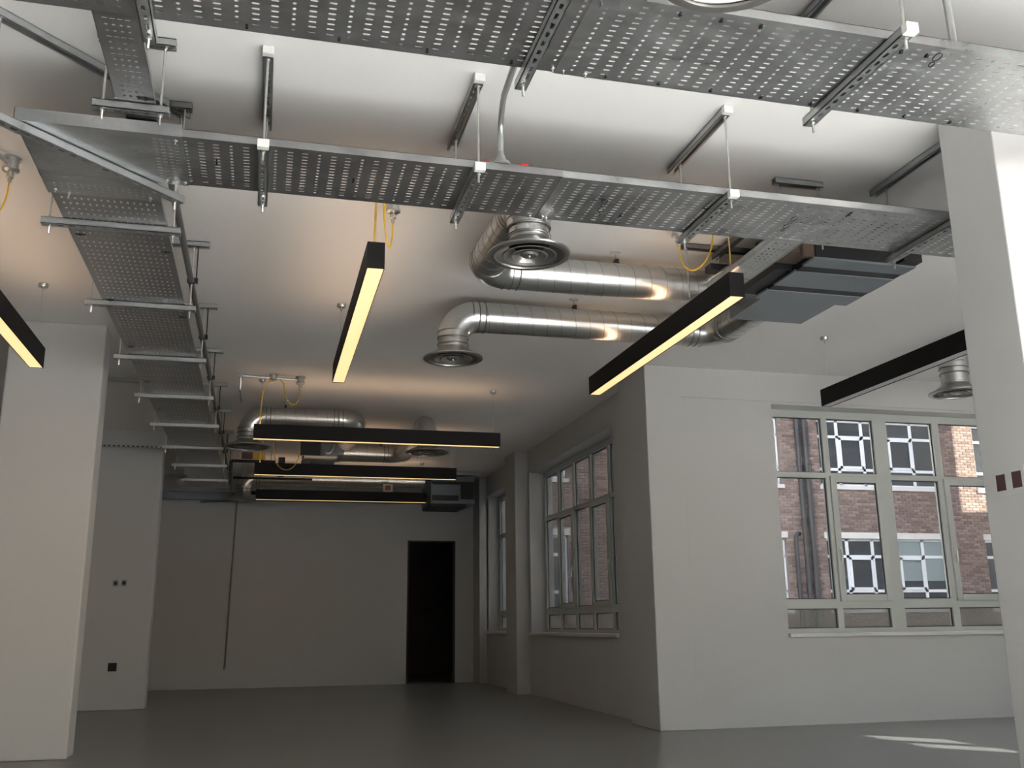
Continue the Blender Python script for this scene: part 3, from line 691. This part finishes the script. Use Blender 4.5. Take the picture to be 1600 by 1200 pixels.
# ------------------------------------------------------------------ ceiling units
u = thing('ceiling_unit', 'dark fan coil unit with grey panels hung beside the right column', 'air conditioner', (3.15,4.7,2.79))
UX0, UX1, UY0, UY1, UZ = 2.83, 3.47, 4.375, 5.06, 2.79
MB().box((UX0+.02,UY0+.01,UZ+.012),(UX1-.01,UY1,3.06)).build('casing', 'unit_dark', u, bevel=.004)
for a, b in ((UY0,UY0+.12),(UY0+.20,UY0+.44),(UY0+.52,UY1)):
    MB().box((UX0,a,UZ),(UX1,b,UZ+.014)).build('bottom_panel', 'unit_panel', u, bevel=.002)
for a in (UY0+.12, UY0+.44): MB().box((UX0+.01,a,UZ+.004),(UX1-.0,a+.08,UZ+.012)).build('dark_band', 'unit_dark', u)
MB().box((UX1-.12,UY0-.06,UZ+.01),(UX1-.0,UY0+.01,UZ+.07)).build('drain_box', 'unit_dark', u, bevel=.004)
MB().box((UX0+.06,UY1,2.80),(UX1-.06,5.49,3.07)).build('plenum', 'unit_panel', u, bevel=.003)
MB().box((UX0-.05,UY0+.02,UZ+.02),(UX0+.02,UY0+.05,3.04)).build('side_flange', 'warm_reflection_steel', u)
MB().box((UX0-.10,UY0+.05,UZ+.05),(UX0+.02,UY0+.22,3.02)).build('control_box', 'warm_reflection_steel', u, bevel=.003)
MB().box((UX0-.104,UY0+.08,UZ+.12),(UX0-.1005,UY0+.17,UZ+.18)).build('rating_label', 'white_plastic', u)
MB().box((UX0-.10,UY0+.24,UZ+.02),(UX0+.02,UY1-.02,2.93)).build('valve_tray', 'unit_dark', u, bevel=.003)
for k in range(3):
    y_ = UY0+.10+.05*k
    MB().tube(bez((UX0-.11,y_,3.02),(UX0-.18,y_,2.98),(UX0-.17,y_+.1,2.86),(UX0-.06,y_+.22,2.86),12), .006, 8).build('cable', 'black_plastic', u, smooth=True)
for k in range(2):
    MB().tube(bez((UX0-.06,UY0+.35+.12*k,2.88),(UX0-.2,UY0+.4+.12*k,2.88),(UX0-.2,UY0+.5,2.95),(UX0-.18,UY0+.9,2.98),12), .018, 12).build('pipe', 'zinc', u, smooth=True)
for yy, lab in ((4.42,'front hanger channel above the fan coil unit'),(5.02,'rear hanger channel above the fan coil unit')):
    h = thing('unit_hanger', lab, 'hanger', (3.15,yy,CZ), 'hangers of the fan coil unit')
    channel(MB(), (2.86,yy,CZ-.002), (3.44,yy,CZ-.002), 'up').build('ceiling_channel', 'zinc', h)
    for xx in (2.88,3.42): MB().tube([(xx,yy,3.05),(xx,yy,CZ-.01)], .005, 8).build('threaded_rod', 'zinc_rod', h)
h = thing('strut_bracket', 'short ceiling strut with two rods behind the middle tray', 'bracket', (2.66,4.18,CZ))
channel(MB(), (2.52,4.20,CZ-.002), (2.80,4.20,CZ-.002), 'up').build('ceiling_channel', 'zinc', h)
for xx in (2.545,2.775): MB().tube([(xx,4.20,2.77),(xx,4.20,CZ-.01)], .004, 8).build('threaded_rod', 'zinc_rod', h)
MB().tube(bez((2.56,4.12,2.76),(2.58,4.15,3.02),(2.7,4.2,3.05),(2.72,4.3,2.90),12), .016, 12).build('black_cable', 'black_plastic', h, smooth=True)
h = thing('strut_bracket', 'dark strut frame on the ceiling over the yellow cable', 'bracket', (2.6,5.1,CZ))
channel(MB(), (2.42,5.15,CZ-.002), (2.95,5.15,CZ-.002), 'up').build('ceiling_channel', 'seam_steel', h)
channel(MB(), (2.66,4.72,CZ-.036), (2.66,5.2,CZ-.036), 'up').build('cross_channel', 'seam_steel', h)
for xx in (2.45,2.66): MB().tube([(xx,5.15,2.80),(xx,5.15,CZ-.02)], .004, 8).build('threaded_rod', 'zinc_rod', h)
MB().box((2.56,5.06,2.96),(2.78,5.14,3.0)).build('black_bracket', 'unit_dark', h)
# dark junction above the flat bend
jb = thing('junction_box', 'black junction box on the ceiling behind the narrow tray end', 'junction box', (-.56,4.05,CZ))
MB().box((-.66,4.02,3.0),(-.53,4.14,3.10)).build('box', 'unit_dark', jb, bevel=.01)
channel(MB(), (-.70,4.12,CZ-.002), (-.40,4.12,CZ-.002), 'up').build('ceiling_channel', 'seam_steel', jb)
MB().tube([(-.43,4.12,2.98),(-.43,4.12,CZ-.02)], .004, 8).build('threaded_rod', 'zinc_rod', jb)
# rear units
u2 = thing('ceiling_unit', 'rear black fan coil unit between the crosswise pendants', 'air conditioner', (.6,11.7,2.8))
MB().box((.42,11.35,2.80),(.80,12.2,3.06)).build('casing', 'unit_panel', u2, bevel=.004)
MB().box((.37,11.30,2.80),(.60,11.34,2.99)).build('control_box', 'unit_dark', u2, bevel=.003)
MB().box((.40,11.6,2.64),(.50,11.8,2.80)).build('drain_pump', 'unit_dark', u2, bevel=.003)
MB().box((.14,12.2,2.70),(.22,12.4,2.92)).build('valve_box', 'unit_dark', u2, bevel=.003)
MB().box((.75,11.45,2.86),(.885,12.1,3.06)).build('plenum', 'unit_panel', u2, bevel=.003)
MB().tube(bez((.62,11.36,2.95),(.66,11.3,2.80),(.72,11.3,2.80),(.76,11.36,2.95),12), .012, 10).build('flexible_pipe', 'zinc', u2, smooth=True)
u3 = thing('ceiling_unit', 'far grey fan coil unit on the ceiling by the doorway', 'air conditioner', (2.78,14.6,2.65))
MB().box((2.44,14.5,2.67),(3.12,15.35,3.09)).build('casing', 'unit_panel', u3, bevel=.004)
MB().box((2.46,14.47,2.71),(2.86,14.50,2.79)).box((2.46,14.47,2.96),(3.0,14.50,3.0)).build('dark_band', 'unit_dark', u3)
MB().box((2.90,14.46,2.74),(3.10,14.50,3.0)).build('access_panel', 'unit_dark', u3, bevel=.003)
MB().box((2.42,14.42,3.10),(3.2,14.46,3.14)).build('ceiling_channel', 'zinc', u3)
MB().box((2.44,14.52,2.63),(3.0,15.3,2.67)).build('drip_tray', 'unit_dark', u3)
fb = thing('fixing_box', 'small white box on the far pipe run', 'box', (1.72,14.3,2.86))
MB().tube([(1.73,14.1,2.87),(1.73,14.1,CZ)],.005,8).build('rod','zinc_rod',fb); MB().box((1.66,14.05,2.72),(1.80,14.15,2.88)).build('body', 'grey_plastic', fb, bevel=.004)
MB().box((1.69,14.046,2.79),(1.77,14.05,2.86)).build('red_panel', 'brown_plastic', fb)
pr = thing('pipe_run', 'dark insulated pipes running along the far wall below the duct', 'pipe', (1,14.6,2.8))
MB().tube([(-.3,14.75,2.80),(2.43,14.75,2.80)], .028, 12).build('pipe', 'unit_dark', pr, smooth=True)
MB().tube([(-.3,14.85,2.72),(2.43,14.85,2.72)], .028, 12).build('pipe', 'unit_panel', pr, smooth=True)
for k in range(3): MB().tube([(.0+.9*k,14.75,2.8),(.0+.9*k,14.75,CZ)], .005, 8).build('rod', 'zinc_rod', pr)
pr2 = thing('pipe_run', 'dark pipes crossing near the long tray behind the rear diffuser', 'pipe', (0,12,2.8))
MB().tube([(-.42,12.1,2.84),(.1,12.1,2.84)], .02, 10).build('pipe', 'unit_dark', pr2, smooth=True)
MB().tube([(-.42,12.1,2.84),(-.42,12.1,2.60),(-.42,12.9,2.60)], .02, 10).build('pipe', 'unit_dark', pr2, smooth=True)
MB().tube([(-.42,13.1,2.78),(.6,13.1,2.78)], .016, 10).build('pipe', 'unit_dark', pr2, smooth=True)
for xx, yy in ((-.35,12.1),(.05,12.1),(.5,13.1),(-.3,13.1)): MB().tube([(xx,yy,2.8),(xx,yy,CZ-.004)], .005, 8).build('rod', 'zinc_rod', pr2)
MB().box((-.17,12.06,2.865),(-.02,12.09,2.945)).build('yellow_label', 'warning_yellow', pr2)
MB().box((-.30,12.06,2.865),(-.17,12.09,2.945)).build('red_label', 'brown_plastic', pr2)
wp = thing('wall_conduit', 'thin surface conduit running down the far wall', 'conduit', (-.45,FY,.3))
MB().tube([(-.30,FY-.02,2.86),(-.38,FY-.02,2.84),(-.415,FY-.02,2.78),(-.455,FY-.02,.30)], .013, 10).build('pipe', 'seam_steel', wp, smooth=True)
MB().tube([(-.456,FY-.02,.27),(-.455,FY-.02,.32)], .017, 10).build('end_coupler', 'grey_plastic', wp, smooth=True)
for zz in (.8,1.5,2.2): MB().box((-.49+.016*(zz),FY-.02,zz-.01),(-.41+.016*zz,FY,zz+.01)).build('saddle', 'zinc', wp)
MB().tube([(-.95,FY-.03,2.73),(.3,FY-.03,2.80)], .012, 10).build('branch_pipe', 'seam_steel', wp, smooth=True)
lt = thing('pipe_run', 'dark horizontal trunking on the far wall beside the wall stub', 'trunking', (-1,FY,2.8))
MB().box((-2.4,FY-.08,2.76),(-.35,FY,2.88)).build('trunking', 'unit_panel', lt, bevel=.003)

# ------------------------------------------------------------------ switches and sockets
def plate(name, label, cat, O, U, N, w_, h_, m1, m2, toggles=1, group=None):
    t = thing(name, label, cat, O, group); O = Vector(O)
    MB().fbox(O,U,Z,N,(-w_/2,w_/2),(-h_/2,h_/2),(0,.008)).build('plate', m1, t, bevel=.002)
    for k in range(toggles):
        s = w_*.8/toggles; a = -w_*.4+k*s
        MB().fbox(O,U,Z,N,(a+.004,a+s-.004),(-h_*.25,h_*.25),(.008,.012)).build('rocker', m2, t, bevel=.001)
    return t
NY = 11.95
plate('switch_plate', 'left of the two grey switch plates on the wall stub', 'switch', (-1.595,NY,1.375), X, -Y, .055, .075, 'grey_plastic', 'unit_dark', 1, 'switches on the wall stub')
plate('switch_plate', 'right of the two grey switch plates on the wall stub', 'switch', (-1.505,NY,1.378), X, -Y, .055, .075, 'grey_plastic', 'unit_dark', 1, 'switches on the wall stub')
plate('wall_socket', 'black double socket low on the wall stub', 'socket', (-1.555,NY,.46), X, -Y, .092, .092, 'black_plastic', 'unit_dark', 2)
for y_, z_, lab in ((3.395,1.43,'open brown back box farther from the column edge'),(3.305,1.432,'open brown back box nearer to the column edge')):
    t = thing('back_box', lab, 'switch box', (2.985,y_,z_), 'back boxes on the right column')
    p = MB()
    for u_, v_ in (((-.045,-.028),(-.06,.06)),((.028,.045),(-.06,.06)),((-.028,.028),(-.06,-.034)),((-.028,.028),(.034,.06))):
        p.fbox(Vector((2.985,y_,z_)),Y,Z,-X,u_,v_,(0,.004))
    p.build('surround', 'wall_paint', t)
    MB().fbox(Vector((2.985,y_,z_)),Y,Z,-X,(-.028,.028),(-.034,.034),(0,.0015)).build('recess', 'brown_plastic', t)
    MB().fbox(Vector((2.985,y_,z_)),Y,Z,-X,(-.024,.024),(-.028,.0),(.0015,.003)).build('cover', 'brown_plastic', t)
plate('wall_socket', 'dark double switch plate inside the dark doorway room', 'socket', (3.05,18.4,1.15), X, -Y, .16, .08, 'black_plastic', 'unit_dark', 2)
